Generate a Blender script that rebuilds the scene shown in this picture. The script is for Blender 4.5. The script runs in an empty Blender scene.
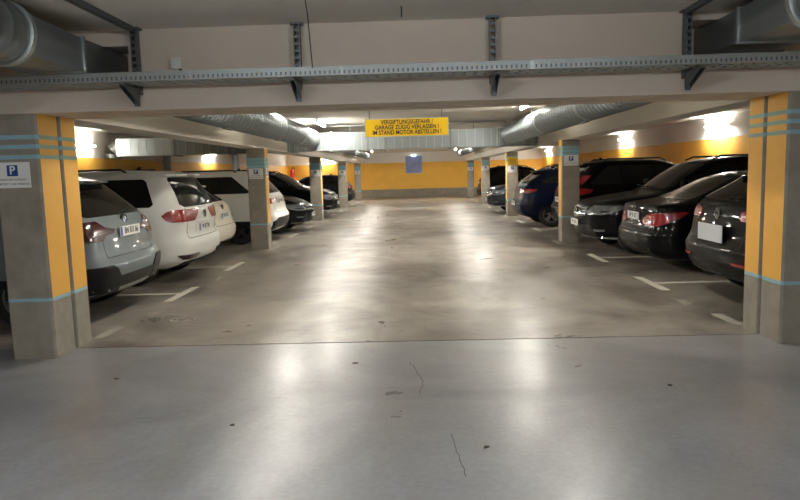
import bpy, bmesh, math, random
from mathutils import Vector, Matrix
random.seed(7)
C = bpy.context.scene.collection
PI = math.pi
S = bpy.context.scene

# ------------------------------------------------------------------ materials
def srgb(r, g, b):
    f = lambda c: (c/255/12.92) if c/255 <= .04045 else ((c/255+.055)/1.055)**2.4
    return (f(r), f(g), f(b), 1)
def mat(name, col, rough=.5, metal=0, coat=0, spec=.5, emit=0, var=0, vscale=4, bump=0, bscale=30, coatr=.03):
    m = bpy.data.materials.new(name); m.use_nodes = True
    nt = m.node_tree; p = nt.nodes['Principled BSDF']
    p.inputs['Base Color'].default_value = col
    p.inputs['Roughness'].default_value = rough
    p.inputs['Metallic'].default_value = metal
    p.inputs['Coat Weight'].default_value = coat
    p.inputs['Coat Roughness'].default_value = coatr
    p.inputs['Specular IOR Level'].default_value = spec
    if emit:
        p.inputs['Emission Color'].default_value = col
        p.inputs['Emission Strength'].default_value = emit
    tc = nt.nodes.new('ShaderNodeTexCoord')
    if var:
        n = nt.nodes.new('ShaderNodeTexNoise'); n.inputs['Scale'].default_value = vscale
        n.inputs['Detail'].default_value = 6; n.inputs['Roughness'].default_value = .6
        r = nt.nodes.new('ShaderNodeValToRGB')
        r.color_ramp.elements[0].position = .3; r.color_ramp.elements[1].position = .7
        r.color_ramp.elements[0].color = tuple(c*(1-var) for c in col[:3])+(1,)
        r.color_ramp.elements[1].color = tuple(min(1, c*(1+var)) for c in col[:3])+(1,)
        nt.links.new(tc.outputs['Object'], n.inputs['Vector'])
        nt.links.new(n.outputs['Fac'], r.inputs['Fac'])
        nt.links.new(r.outputs['Color'], p.inputs['Base Color'])
    if bump:
        n2 = nt.nodes.new('ShaderNodeTexNoise'); n2.inputs['Scale'].default_value = bscale
        n2.inputs['Detail'].default_value = 4
        b = nt.nodes.new('ShaderNodeBump'); b.inputs['Strength'].default_value = bump; b.inputs['Distance'].default_value = .01
        nt.links.new(tc.outputs['Object'], n2.inputs['Vector'])
        nt.links.new(n2.outputs['Fac'], b.inputs['Height'])
        nt.links.new(b.outputs['Normal'], p.inputs['Normal'])
    return m

M = {}
M['concrete'] = mat('concrete', srgb(140, 134, 122), .85, var=.16, vscale=6, bump=.25, bscale=45)
M['concrete_wall'] = mat('concrete_wall', srgb(140, 135, 122), .85, var=.2, vscale=3, bump=.2)
M['plaster'] = mat('plaster', srgb(224, 218, 208), .9, var=.03, vscale=1.5, bump=.08, bscale=60)
M['beam_plaster'] = mat('beam_plaster', srgb(206, 194, 180), .9, var=.03, vscale=2, bump=.1, bscale=60)
M['white_paint'] = mat('white_paint', srgb(236, 232, 226), .85, var=.03, vscale=2)
M['yellow'] = mat('yellow_paint', srgb(240, 186, 76), .6, var=.05, vscale=2, bump=.1, bscale=40)
M['yellow_col'] = mat('yellow_column_paint', srgb(224, 168, 68), .6, var=.06, vscale=3, bump=.15, bscale=40)
M['blue'] = mat('blue_stripe_paint', srgb(136, 176, 190), .6, var=.05)
M['teal'] = mat('teal_stripe_paint', srgb(132, 158, 162), .6, var=.05)
M['green_blue'] = mat('stripe_over_yellow', srgb(136, 164, 146), .6, var=.05)
M['galv'] = mat('galvanised_steel', srgb(176, 184, 182), .38, metal=.75, var=.1, vscale=5)
M['duct'] = mat('duct_steel', srgb(140, 147, 149), .36, metal=.8, var=.06, vscale=3)
M['duct_dark'] = mat('duct_flange_steel', srgb(120, 124, 122), .5, metal=.8)
M['tray'] = mat('tray_steel', srgb(168, 174, 174), .5, metal=.6, var=.08, vscale=9)
M['strut'] = mat('strut_steel', srgb(105, 112, 114), .5, metal=.7)
M['black'] = mat('black_plastic', srgb(13, 13, 14), .4, spec=.25)
M['rim_dark'] = mat('dark_rim', srgb(28, 28, 30), .5)
M['rubber'] = mat('tyre_rubber', srgb(20, 20, 21), .8)
M['dark'] = mat('wheel_well', srgb(8, 8, 9), .95)
M['glass'] = mat('tinted_glass', srgb(13, 15, 16), .06, spec=.6)
M['chrome'] = mat('chrome', srgb(205, 208, 210), .15, metal=1)
M['alloy'] = mat('alloy_rim', srgb(140, 143, 147), .3, metal=.8)
M['red'] = mat('red_lamp_lens', srgb(130, 8, 12), .25, coat=.3, spec=.6)
M['red_dark'] = mat('dark_red_lamp_lens', srgb(52, 9, 11), .2, coat=.5)
M['lens'] = mat('headlamp_lens', srgb(96, 100, 104), .15, metal=.3, coat=.5)
M['plate'] = mat('plate_white', srgb(216, 216, 210), .4)
M['plate_blur'] = mat('plate_grey', srgb(168, 172, 176), .6, var=.1, vscale=4)
M['plate_blue'] = mat('plate_blue', srgb(32, 66, 160), .4)
M['ink'] = mat('plate_ink', srgb(40, 40, 44), .6)
M['sign_white'] = mat('sign_white', srgb(226, 226, 224), .45)
M['sign_blue'] = mat('sign_blue', srgb(28, 68, 132), .45)
M['sign_grey'] = mat('sign_grey_ink', srgb(95, 95, 100), .6)
M['sign_yellow'] = mat('sign_yellow', srgb(238, 196, 20), .45)
M['fire_red'] = mat('fire_red', srgb(190, 28, 22), .35)
M['pipe_blue'] = mat('pale_blue_pipe', srgb(176, 190, 208), .5)
M['line'] = mat('line_paint', srgb(208, 204, 192), .7, var=.12, vscale=14)
M['line_worn'] = mat('worn_line_paint', srgb(158, 154, 142), .8, var=.2, vscale=20)
M['joint'] = mat('joint_sealant', srgb(52, 47, 42), .9)
M['cable'] = mat('cable_black', srgb(40, 38, 38), .6)
M['conduit'] = mat('conduit_white', srgb(220, 218, 212), .5)
M['lamp_house'] = mat('lamp_housing', srgb(225, 225, 222), .5)
M['tube'] = mat('lamp_tube', (1, .95, .84, 1), .5, emit=1)
M['tube_cool'] = mat('lamp_tube_cool', (.93, .96, 1, 1), .5, emit=1)
M['panel_blue'] = mat('blue_panel', srgb(126, 138, 186), .35, var=.25, vscale=3)
M['scrap'] = mat('leaf_scrap', srgb(70, 58, 40), .9)
M['bmw_blue'] = mat('badge_blue', srgb(50, 100, 170), .3)
def paint(name, col, metal=.0, rough=.45): return mat(name, col, rough, metal=metal, coat=.30, coatr=.04, spec=.03)

def floor_mat(name, c1, c2, c3, rough0, rough1):
    m = bpy.data.materials.new(name); m.use_nodes = True
    nt = m.node_tree; p = nt.nodes['Principled BSDF']; N = nt.nodes.new; L = nt.links.new
    tc = N('ShaderNodeTexCoord')
    def noise(sc, det, dist=0, stretch=None):
        n = N('ShaderNodeTexNoise'); n.inputs['Scale'].default_value = sc; n.inputs['Detail'].default_value = det
        n.inputs['Roughness'].default_value = .62; n.inputs['Distortion'].default_value = dist
        if stretch:
            mp = N('ShaderNodeMapping'); mp.inputs['Scale'].default_value = stretch
            L(tc.outputs['Object'], mp.inputs['Vector']); L(mp.outputs['Vector'], n.inputs['Vector'])
        else: L(tc.outputs['Object'], n.inputs['Vector'])
        return n
    def ramp(src, p0, p1, a, b):
        r = N('ShaderNodeValToRGB'); e = r.color_ramp.elements
        e[0].position = p0; e[1].position = p1; e[0].color = a; e[1].color = b
        L(src, r.inputs['Fac']); return r
    big = ramp(noise(.55, 8, 1.2).outputs['Fac'], .36, .66, c1, c2)
    streak = ramp(noise(1.1, 7, .8, (1.6, .45, 1)).outputs['Fac'], .5, .72, (0, 0, 0, 1), (1, 1, 1, 1))
    mix = N('ShaderNodeMix'); mix.data_type = 'RGBA'
    mul = N('ShaderNodeMath'); mul.operation = 'MULTIPLY'; mul.inputs[1].default_value = .55
    L(streak.outputs['Color'], mul.inputs[0]); L(mul.outputs[0], mix.inputs[0])
    L(big.outputs['Color'], mix.inputs[6]); mix.inputs[7].default_value = c3
    fine = ramp(noise(26, 6).outputs['Fac'], .3, .7, (.86, .86, .86, 1), (1.06, 1.06, 1.06, 1))
    m2 = N('ShaderNodeMix'); m2.data_type = 'RGBA'; m2.blend_type = 'MULTIPLY'; m2.inputs[0].default_value = 1
    L(mix.outputs[2], m2.inputs[6]); L(fine.outputs['Color'], m2.inputs[7])
    # dark specks of dirt
    sp = ramp(noise(60, 1).outputs['Fac'], .81, .85, (1, 1, 1, 1), (.72, .69, .65, 1))
    m3 = N('ShaderNodeMix'); m3.data_type = 'RGBA'; m3.blend_type = 'MULTIPLY'; m3.inputs[0].default_value = 1
    L(m2.outputs[2], m3.inputs[6]); L(sp.outputs['Color'], m3.inputs[7])
    L(m3.outputs[2], p.inputs['Base Color'])
    rr = N('ShaderNodeMapRange'); rr.inputs['To Min'].default_value = rough0; rr.inputs['To Max'].default_value = rough1
    rr.inputs['From Min'].default_value = .3; rr.inputs['From Max'].default_value = .7
    L(noise(1.3, 6, .5).outputs['Fac'], rr.inputs['Value']); L(rr.outputs['Result'], p.inputs['Roughness'])
    b = N('ShaderNodeBump'); b.inputs['Strength'].default_value = .12; b.inputs['Distance'].default_value = .01
    L(noise(14, 5).outputs['Fac'], b.inputs['Height']); L(b.outputs['Normal'], p.inputs['Normal'])
    p.inputs['Specular IOR Level'].default_value = .6
    return m
M['floor_near'] = floor_mat('floor_coating_near', srgb(124, 125, 127), srgb(156, 156, 157), srgb(132, 127, 117), .27, .40)
M['floor_far'] = floor_mat('floor_concrete_far', srgb(100, 94, 85), srgb(156, 150, 140), srgb(92, 86, 78), .26, .46)

# ------------------------------------------------------------------ mesh helpers
def link(name, me, parent=None):
    o = bpy.data.objects.new(name, me); C.objects.link(o)
    if parent: o.parent = parent
    return o
def tag(o, label=None, cat=None, group=None, kind=None):
    if label: o['label'] = label
    if cat: o['category'] = cat
    if group: o['group'] = group
    if kind: o['kind'] = kind
    return o
def empty(name, loc, rz=0):
    o = bpy.data.objects.new(name, None); C.objects.link(o)
    o.location = loc; o.rotation_euler = (0, 0, rz); o.empty_display_size = .2
    return o
class MB:
    def __init__(s): s.v = []; s.f = []; s.m = []; s.mats = []
    def mi(s, m):
        if m not in s.mats: s.mats.append(m)
        return s.mats.index(m)
    def add(s, vs, fs, m=None):
        k = len(s.v); s.v += [tuple(v) for v in vs]
        for f in fs: s.f.append(tuple(i+k for i in f)); s.m.append(s.mi(m) if m else 0)
        return s
    def box(s, x0, x1, y0, y1, z0, z1, m=None, R=None):
        vs = [Vector((x, y, z)) for x in (x0, x1) for y in (y0, y1) for z in (z0, z1)]
        if R is not None: vs = [R @ v for v in vs]
        return s.add(vs, [(0, 1, 3, 2), (4, 6, 7, 5), (0, 4, 5, 1), (2, 3, 7, 6), (0, 2, 6, 4), (1, 5, 7, 3)], m)
    def prism(s, pts, a0, a1, axis='x', m=None):
        n = len(pts)
        mk = {'x': lambda a, p: (a, p[0], p[1]), 'y': lambda a, p: (p[0], a, p[1]), 'z': lambda a, p: (p[0], p[1], a)}[axis]
        vs = [mk(a0, p) for p in pts]+[mk(a1, p) for p in pts]
        fs = [tuple(range(n)), tuple(range(2*n-1, n-1, -1))]+[(i, i+n, (i+1) % n+n, (i+1) % n) for i in range(n)]
        return s.add(vs, fs, m)
    def tube(s, pts, r, n=12, m=None, caps=True):
        pts = [Vector(p) for p in pts]; rings = []
        for i, p in enumerate(pts):
            d = (pts[min(i+1, len(pts)-1)]-pts[max(i-1, 0)]).normalized()
            a = Vector((0, 0, 1)) if abs(d.z) < .9 else Vector((1, 0, 0))
            u = d.cross(a).normalized(); w = u.cross(d)
            rr = r[i] if isinstance(r, (list, tuple)) else r
            rings.append([p+u*math.cos(2*PI*k/n)*rr+w*math.sin(2*PI*k/n)*rr for k in range(n)])
        vs = [v for g in rings for v in g]; fs = []
        for i in range(len(pts)-1):
            for k in range(n): fs.append((i*n+k, i*n+(k+1) % n, (i+1)*n+(k+1) % n, (i+1)*n+k))
        if caps: fs += [tuple(range(n-1, -1, -1)), tuple(range((len(pts)-1)*n, len(pts)*n))]
        return s.add(vs, fs, m)
    def lathe_y(s, prof, n=28, m=None, c=(0, 0, 0)):   # prof: (y, r)
        vs = [(c[0]+r*math.cos(2*PI*k/n), c[1]+y, c[2]+r*math.sin(2*PI*k/n)) for y, r in prof for k in range(n)]
        fs = [(i*n+k, i*n+(k+1) % n, (i+1)*n+(k+1) % n, (i+1)*n+k) for i in range(len(prof)-1) for k in range(n)]
        fs += [tuple(range(n-1, -1, -1)), tuple(range((len(prof)-1)*n, len(prof)*n))]
        return s.add(vs, fs, m)
    def build(s, name, m=None, parent=None, smooth=False, bevel=0, ang=35):
        me = bpy.data.meshes.new(name); me.from_pydata(s.v, [], s.f)
        if s.mats:
            for q in s.mats: me.materials.append(q)
            for p, i in zip(me.polygons, s.m): p.material_index = i
        elif m: me.materials.append(m)
        bm = bmesh.new(); bm.from_mesh(me); bmesh.ops.recalc_face_normals(bm, faces=bm.faces)
        bm.to_mesh(me); bm.free()
        if smooth:
            for p in me.polygons: p.use_smooth = True
            me.set_sharp_from_angle(angle=math.radians(ang))
        me.update()
        o = link(name, me, parent)
        if bevel:
            md = o.modifiers.new('bevel', 'BEVEL'); md.width = bevel; md.segments = 2; md.limit_method = 'ANGLE'
        return o
def text(name, body, size, m, parent, loc, rot, align='CENTER', sx=1, bold=0):
    cu = bpy.data.curves.new(name, 'FONT'); cu.body = body; cu.size = size; cu.align_x = align; cu.align_y = 'CENTER'
    cu.extrude = .0008; cu.offset = bold
    t = bpy.data.objects.new(name, cu); C.objects.link(t)
    bpy.context.view_layer.update()
    me = bpy.data.meshes.new_from_object(t.evaluated_get(bpy.context.evaluated_depsgraph_get()))
    bpy.data.objects.remove(t); bpy.data.curves.remove(cu)
    me.materials.clear(); me.materials.append(m)
    o = link(name, me, parent); o.location = loc; o.rotation_euler = rot; o.scale = (sx, 1, 1)
    return o
def struct(o): o['kind'] = 'structure'; return o

# ------------------------------------------------------------------ room
XL, XR, YB, YF, ZC = -7.9, 7.8, -6.0, 41.4, 2.75
JY = 5.925
f1 = struct(MB().box(XL-.2, XR+.2, YB-.2, JY-.012, -.2, 0).build('floor', M['floor_near']))
f2 = struct(MB().box(XL-.2, XR+.2, JY+.012, YF+.2, -.2, 0).build('floor', M['floor_far']))
j = MB()
x = XL
while x < XR:
    x2 = x+.25
    j.box(x, x2, JY-.012, JY+.012, -.15, -.004-.003*random.random())
    x = x2
struct(j.build('trim_floor_joint', M['joint']))
struct(MB().box(XL-.2, XR+.2, YB-.2, YF+.2, ZC, ZC+.2).build('ceiling', M['plaster']))
def wall(name, x0, x1, y0, y1, bands):
    b = MB()
    for z0, z1, m in bands: b.box(x0, x1, y0, y1, z0, z1, m)
    return struct(b.build(name))
bl = [(0, .5, M['concrete_wall']), (.5, 2.08, M['yellow']), (2.08, ZC, M['white_paint'])]
br = [(0, .5, M['concrete_wall']), (.5, 2.18, M['yellow']), (2.18, ZC, M['white_paint'])]
wall('wall_left', XL-.2, XL, YB, YF, bl)
wall('wall_right', XR, XR+.2, YB, YF, br)
wall('wall_back', XL-.2, XR+.2, YF, YF+.2, [(0, .5, M['concrete_wall']), (.5, 2.12, M['yellow']), (2.12, ZC, M['white_paint'])])
wall('wall_front', XL-.2, XR+.2, YB-.2, YB, bl)

# crossbeam: two halves on either side of the movement joint, with openings for the ducts
def crossbeam(y0, y1, lx=(-3.08, -2.33), rx=(2.24, 3.0), lz=(2.30, 2.62), rz=(2.30, 2.68)):
    b = MB()
    b.box(XL, XR, y0, y1, 2.10, 2.30)
    for a, c in ((XL, lx[0]), (lx[1], rx[0]), (rx[1], XR)): b.box(a, c, y0, y1, 2.30, ZC)
    b.box(lx[0], lx[1], y0, y1, lz[1], ZC); b.box(rx[0], rx[1], y0, y1, rz[1], ZC); b.box(lx[0], lx[1], y0, y1, 2.30, lz[0]+.0005); b.box(rx[0], rx[1], y0, y1, 2.30, rz[0]+.0005)
    return struct(b.build('trim_crossbeam', M['beam_plaster']))
crossbeam(5.57, 5.912); crossbeam(5.94, 6.22, (-3.025, -2.495), (2.425, 2.955), (2.36, 2.61), (2.42, 2.67))  # rear openings shaped tight to the ducts to block lamp light
# long beams over the column rows
for x0, x1 in ((-3.54, -3.15), (3.05, 3.42)):
    struct(MB().box(x0, x1, 6.22, YF, 2.10, ZC).build('trim_beam', M['plaster']))

# ------------------------------------------------------------------ columns
def column(x0, x1, y0, y1, inner, near, label, dz=0.0, group=None):
    inner_face = 'x1' if inner > 0 else 'x0'
    b = MB()
    if near: lv = [(0, .505, 0), (.505, .535, 1), (.535, 1.725+dz, 2), (1.725+dz, 1.76+dz, 1), (1.76+dz, 1.81+dz, 2), (1.81+dz, 1.845+dz, 1), (1.845+dz, 1.89+dz, 2), (1.89+dz, 1.925+dz, 1), (1.925+dz, 2.10, 2)]
    else: lv = [(0, .505, 0), (.505, .54, 1), (.54, 1.70+dz, 2), (1.70+dz, 1.755+dz, 1), (1.755+dz, 1.775+dz, 3), (1.775+dz, 1.83+dz, 1), (1.83+dz, 1.85+dz, 3), (1.85+dz, 1.905+dz, 1), (1.905+dz, 2.10, 2)]
    c = .018                      # chamfered edges
    P = [(x0+c, y0), (x1-c, y0), (x1, y0+c), (x1, y1-c), (x1-c, y1), (x0+c, y1), (x0, y1-c), (x0, y0+c)]
    for z0, z1, k in lv:
        for i in range(8):
            p, q = P[i], P[(i+1) % 8]
            is_in = (i == 2 and inner_face == 'x1') or (i == 6 and inner_face == 'x0')
            if k == 0: m = M['concrete']
            elif k == 1: m = M['green_blue'] if (is_in and z0 > 1) else M['blue']
            elif k == 3: m = M['teal']
            else: m = M['yellow_col'] if is_in else M['concrete']
            b.add([(p[0], p[1], z0), (q[0], q[1], z0), (q[0], q[1], z1), (p[0], p[1], z1)], [(0, 1, 2, 3)], m)
    b.add([(p[0], p[1], 0) for p in P], [tuple(range(8))], M['concrete'])
    b.add([(p[0], p[1], 2.10) for p in P], [tuple(range(8))], M['concrete'])
    o = b.build('concrete_column')
    me = o.data; bm = bmesh.new(); bm.from_mesh(me); bmesh.ops.remove_doubles(bm, verts=bm.verts, dist=1e-4)
    bmesh.ops.recalc_face_normals(bm, faces=bm.faces); bm.to_mesh(me); bm.free()
    return tag(o, label, 'column', group)
column(-3.54, -3.15, 5.57, 5.912, 1, True, 'nearest left concrete column with grey front, yellow side, blue stripes and parking sign', group='near column pair at left')
column(-3.54, -3.15, 5.94, 6.22, 1, True, 'yellow sided column half directly behind the nearest left column, before the grey SUV', group='near column pair at left')
column(3.05, 3.44, 5.57, 5.912, -1, True, 'nearest right concrete column, cut by the right edge of the picture', .03, group='near column pair at right')
column(3.05, 3.44, 5.94, 6.22, -1, True, 'yellow sided column half directly behind the nearest right column, before the black hatchback', .03, group='near column pair at right')
rowY = [14.0, 22.2, 30.45, 38.6]
LC = ['second left column, between the small white hatchback and the white SUV tail', 'third left column, between black sedan front and black SUV', 'fourth left column, just in front of the far dark hatchback with red lamp', 'farthest left column close to the yellow end wall']
RC = ['second right column, with blue parking sign, behind the chrome-grilled black SUV', 'third right column, with a yellow notice above its parking sign', 'fourth right column behind the front of the dark grey SUV', 'farthest right column close to the yellow end wall']
for i, y in enumerate(rowY):
    column(-3.48, -3.10, y-.15, y+.15, 1, False, LC[i], group='left column row')
    column(3.02, 3.39, y-.15, y+.15, -1, False, RC[i], .07, group='right column row')

def p_sign(x, y, z, w, h, label, face='y'):
    root = empty('parking_sign', (x, y, z-h/2), 0 if face == 'y' else PI/2)
    tag(root, label, 'sign', 'parking signs on the columns')
    MB().box(-w/2, w/2, -.004, 0, 0, h).build('sign_plate', M['sign_white'], root, bevel=.001)
    s = h*.43
    MB().box(-s/2, s/2, -.006, -.0042, h*.46, h*.46+s).build('blue_square', M['sign_blue'], root)
    text('letter', 'P', s*1.05, M['sign_white'], root, (0, -.0065, h*.46+s/2), (PI/2, 0, 0), bold=.002)
    text('lettering', 'NUR FÜR KUNDEN', h*.12, M['sign_grey'], root, (0, -.0048, h*.32), (PI/2, 0, 0))
    text('lettering', 'AIRPORT CAR PARKING', h*.125, M['sign_grey'], root, (0, -.0048, h*.15), (PI/2, 0, 0))
    return root
p_sign(-3.385, 5.569, 1.593, .30, .215, 'white parking sign with blue P on the nearest left column')
p_sign(-3.30, 13.849, 1.58, .30, .215, 'white parking sign on the grey front of the second left column')
p_sign(-3.099, 14.0, 1.60, .22, .20, 'small white sign on the yellow aisle side of the second left column', 'x')
p_sign(-3.29, 22.049, 1.58, .30, .215, 'parking sign on the third left column, above the black sedan')
p_sign(-3.29, 30.299, 1.58, .30, .215, 'parking sign on the fourth left column')
p_sign(-3.29, 38.449, 1.58, .30, .215, 'parking sign on the farthest left column')
p_sign(3.215, 13.849, 1.68, .30, .215, 'white parking sign with blue P on the second right column')
p_sign(3.20, 22.049, 1.54, .30, .215, 'white parking sign below the yellow notice on the third right column')
p_sign(3.20, 30.299, 1.62, .30, .215, 'parking sign on the fourth right column')
p_sign(3.20, 38.449, 1.62, .30, .215, 'parking sign on the farthest right column')
r = empty('notice_board', (3.2, 22.049, 1.66)); tag(r, 'yellow notice above the parking sign on the third right column', 'sign')
MB().box(-.17, .17, -.004, 0, 0, .27).build('sign_plate', M['sign_yellow'], r)
nl = MB()
for k in range(4): nl.box(-.12, .12, -.0055, -.0042, .06+.045*k, .072+.045*k)
nl.build('printed_lines', M['sign_grey'], r)

# ------------------------------------------------------------------ hanging warning sign
r = empty('warning_sign', (-.085, 8.5, 1.985)); tag(r, 'yellow hanging German warning sign about poisoning danger, black lettering, over the aisle', 'sign')
MB().box(-.52, .52, -.008, .008, 0, .212).build('sign_board', M['sign_yellow'], r)
fr = MB()
fr.box(-.53, .53, -.011, .011, -.01, 0); fr.box(-.53, .53, -.011, .011, .212, .222); fr.box(-.53, -.52, -.011, .011, -.01, .222); fr.box(.52, .53, -.011, .011, -.01, .222)
fr.build('frame', M['galv'], r)
for k, s in enumerate(('VERGIFTUNGSGEFAHR !', 'GARAGE ZÜGIG VERLASSEN !', 'IM STAND MOTOR ABSTELLEN !')):
    text('lettering', s, .073, M['ink'], r, (0, -.010, .172-.064*k), (PI/2, 0, 0), sx=(.84, .84, .83)[k], bold=.0016)
for x in (-.47, .44): MB().tube([(x, 0, .215), (x, 0, ZC-1.985)], .005, 6).build('hanging_wire', M['cable'], r)

# ------------------------------------------------------------------ ducts
def ribbed(y0, y1, rad, pitch=.16, amp=.02, joints=()):
    prof = []; y = y0
    while y < y1:
        prof += [(y, rad), (y+pitch*.72, rad), (y+pitch*.8, rad+amp), (y+pitch*.92, rad+amp)]
        y += pitch
    prof.append((y1, rad)); return prof
def duct_run(x, z, y0, y1, rad, label, joints, group='round ventilation ducts', dzend=0):
    root = empty('ventilation_duct', (x, y0, z)); tag(root, label, 'duct', group)
    root.rotation_euler = (math.atan2(dzend, y1-y0), 0, 0)
    L = y1-y0
    MB().lathe_y(ribbed(0, L, rad), 36).build('duct_tube', M['duct'], root, smooth=True, ang=50)
    for jy in joints:
        d = jy-y0
        MB().lathe_y([(d-.03, rad+.004), (d-.025, rad+.014), (d+.025, rad+.014), (d+.03, rad+.004)], 36).build('coupling', M['galv'], root, smooth=True)
        hb = MB(); hb.box(-.022, .022, d+.08, d+.5, -rad-.03, -rad-.002); hb.build('access_strip', M['duct_dark'], root)
        hg = MB()
        pts = [((rad+.006)*math.cos(a), d+.2, (rad+.006)*math.sin(a)) for a in [PI*k/16 for k in range(-17, 2)]]
        hg.tube([(q[0], q[1], q[2]) for q in pts], .006, 6); hg.tube([(-rad-.006, d+.2, 0), (-rad-.006, d+.2, .2)], .006, 6); hg.tube([(rad+.006, d+.2, 0), (rad+.006, d+.2, .2)], .006, 6)
        hg.build('hanger_strap', M['duct_dark'], root)
    return root
duct_run(-2.54, 2.415, 6.35, 16.62, .212, 'large ribbed round steel duct along the left beam behind the crossbeam', [8.9, 12.3, 14.6])
duct_run(2.38, 2.385, 6.35, 16.62, .212, 'large ribbed round steel duct along the right beam behind the crossbeam', [9.2, 12.2, 14.5])
duct_run(-2.62, 2.47, 17.5, 37.5, .15, 'thinner round duct on the left continuing behind the rectangular duct', [24, 31])
duct_run(2.55, 2.50, 17.5, 37.5, .15, 'thinner round duct on the right continuing behind the rectangular duct', [24, 31])
def near_duct(x, z, label, sg):
    root = empty('ventilation_duct', (x, 0, z)); tag(root, label, 'duct', 'near ventilation ducts')
    MB().lathe_y(ribbed(-3.5, 4.56, .20, .14, .012), 40).build('duct_tube', M['duct'], root, smooth=True, ang=50)
    MB().lathe_y([(4.52, .204), (4.525, .22), (4.57, .22), (4.575, .204)], 36).build('coupling', M['galv'], root, smooth=True)
    # round to square transition
    n = 32; vs = []; w2, h2 = .26, .12
    cx, cz = (-.02*sg, -.045)
    for k in range(n):
        a = 2*PI*k/n; vs.append((.2*math.cos(a), 4.56, .2*math.sin(a)))
    for k in range(n):
        a = 2*PI*k/n; c, s_ = math.cos(a), math.sin(a); q = max(abs(c), abs(s_))
        vs.append((cx+w2*c/q, 5.14, cz+h2*s_/q))
    MB().add(vs, [(k, (k+1) % n, n+(k+1) % n, n+k) for k in range(n)]).build('transition_piece', M['duct'], root, smooth=True, ang=30)
    f = MB(); f.box(cx-w2-.015, cx+w2+.015, 5.14, 5.17, cz-h2-.015, cz+h2+.015)
    f.build('flange', M['galv'], root)
    MB().box(cx-w2, cx+w2, 5.17, 6.35, cz-h2, cz+h2).build('rectangular_section', M['duct'], root)
    return root
near_duct(-2.74, 2.53, 'large round duct at upper left in front of the crossbeam, squared off into the opening', 1)
near_duct(2.67, 2.59, 'large round duct at upper right in front of the crossbeam, squared off into the opening', -1)

root = empty('rectangular_duct', (0, 16.95, 2.11)); tag(root, 'rectangular galvanised duct crossing the aisle behind the yellow warning sign', 'duct')
b = MB(); xs = [-7.3+.62*k for k in range(0, 21)]
b.box(-7.45, 3.0, -.3, .3, 0, .44)
b.build('duct_body', M['duct'], root)
rb = MB()
x = -7.3
while x < 2.95:
    rb.box(x, x+.012, -.308, -.299, 0, .44); rb.box(x, x+.012, -.3, .3, -.006, .001); x += .2
rb.build('stiffening_ribs', M['galv'], root)
for x in (-6.0, -4.6, -3.0, -2.05, -1.15, -.72, .9, 2.05): MB().box(x-.018, x+.018, -.325, .325, -.025, .465).build('flange', M['galv'] if x in (-2.05, 2.05) else M['duct_dark'], root)
b = MB(); b.tube([(-7.44, -.05, .22), (-7.52, -.05, .21), (-7.6, -.05, .16), (-7.64, -.05, .08), (-7.64, -.05, -.04)], [.20, .2, .2, .2, .2], 24)
b.build('elbow', M['duct_dark'], root, smooth=True)
for x in (-6.4, -4.2, -1.6, -.1, 1.5):
    MB().box(x-.01, x+.01, .0, .02, .44, .64).build('hanger_rod', M['duct_dark'], root)
MB().box(-2.3, 2.3, -.2, -.16, .585, .62).build('mounting_rail', M['duct_dark'], root)

# ------------------------------------------------------------------ cable tray with its supports
root = empty('cable_tray', (0, 5.2, 2.285)); tag(root, 'perforated galvanised cable tray running across the whole crossbeam', 'cable tray')
b = MB(); X0, X1 = -5.2, 5.2
b.box(X0, X1, 0, .0025, .034, .064); b.box(X0, X1, 0, .0025, 0, .008)
b.box(X0, X1, -.008, 0, .060, .066)
MB().box(X0, X1, .006, .0075, .004, .036).build('slot_shade_strip', M['strut'], root)  # added dark strip behind the slots, stands in for shade inside the tray
x = X0
while x < X1: b.box(x, x+.024, 0, .0025, .008, .034); x += .0375
b.build('front_lip', M['tray'], root)
b = MB()
b.box(X0, X1, .0025, .05, -.002, .001); b.box(X0, X1, .12, .16, -.002, .001); b.box(X0, X1, .24, .30, -.002, .001)
x = X0
while x < X1:
    for a, c in ((.05, .12), (.16, .24)):
        b.add([(x, a, -.002), (x+.055, a, -.002), (x+.075, c, -.002), (x+.02, c, -.002), (x, a, .001), (x+.055, a, .001), (x+.075, c, .001), (x+.02, c, .001)], [(0, 1, 2, 3), (7, 6, 5, 4), (0, 4, 5, 1), (1, 5, 6, 2), (2, 6, 7, 3), (3, 7, 4, 0)])
    x += .085
b.build('tray_base', M['tray'], root)
MB().box(X0, X1, .298, .30, 0, .06).build('rear_lip', M['tray'], root)
for k, rx in enumerate((-1.72, -.55, .9, 2.9)):
    MB().box(rx, rx+.02, -.0015, .0, .0, .064).build('splice_plate', M['galv'], root)
for x, lab in ((-3.52, 'tray support hanging at the far left by the near column top'), (-2.25, 'steel strut and bracket of the cable tray beside the left duct opening'), (-.925, 'steel strut and bracket of the cable tray left of the picture centre'), (.65, 'steel strut and bracket of the cable tray right of the picture centre'), (2.20, 'steel strut and bracket of the cable tray beside the right duct opening')):
    r = empty('tray_support', (x, 5.53, 2.1)); tag(r, lab, 'bracket', 'cable tray supports')
    s = MB(); s.box(-.026, -.018, -.04, .028, .12, .645); s.box(.018, .026, -.04, .028, .12, .645); s.box(-.026, -.012, .022, .028, .12, .645)
    z = .14
    while z < .62: s.box(-.02, .02, -.034, -.028, z, z+.022); z += .055
    s.box(-.05, .05, -.05, .036, .635, .65)
    s.build('strut', M['strut'], r)
    a = MB(); a.prism([(-.04, .165), (-.32, .165), (-.32, .15), (-.04, .03)], -.022, -.016, 'x'); a.prism([(-.04, .165), (-.32, .165), (-.32, .15), (-.04, .03)], .016, .022, 'x')
    a.box(-.022, .022, -.05, -.04, .02, .17); a.box(-.022, .022, -.32, -.04, .160, .166)
    a.build('bracket_arm', M['strut'], r)
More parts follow.
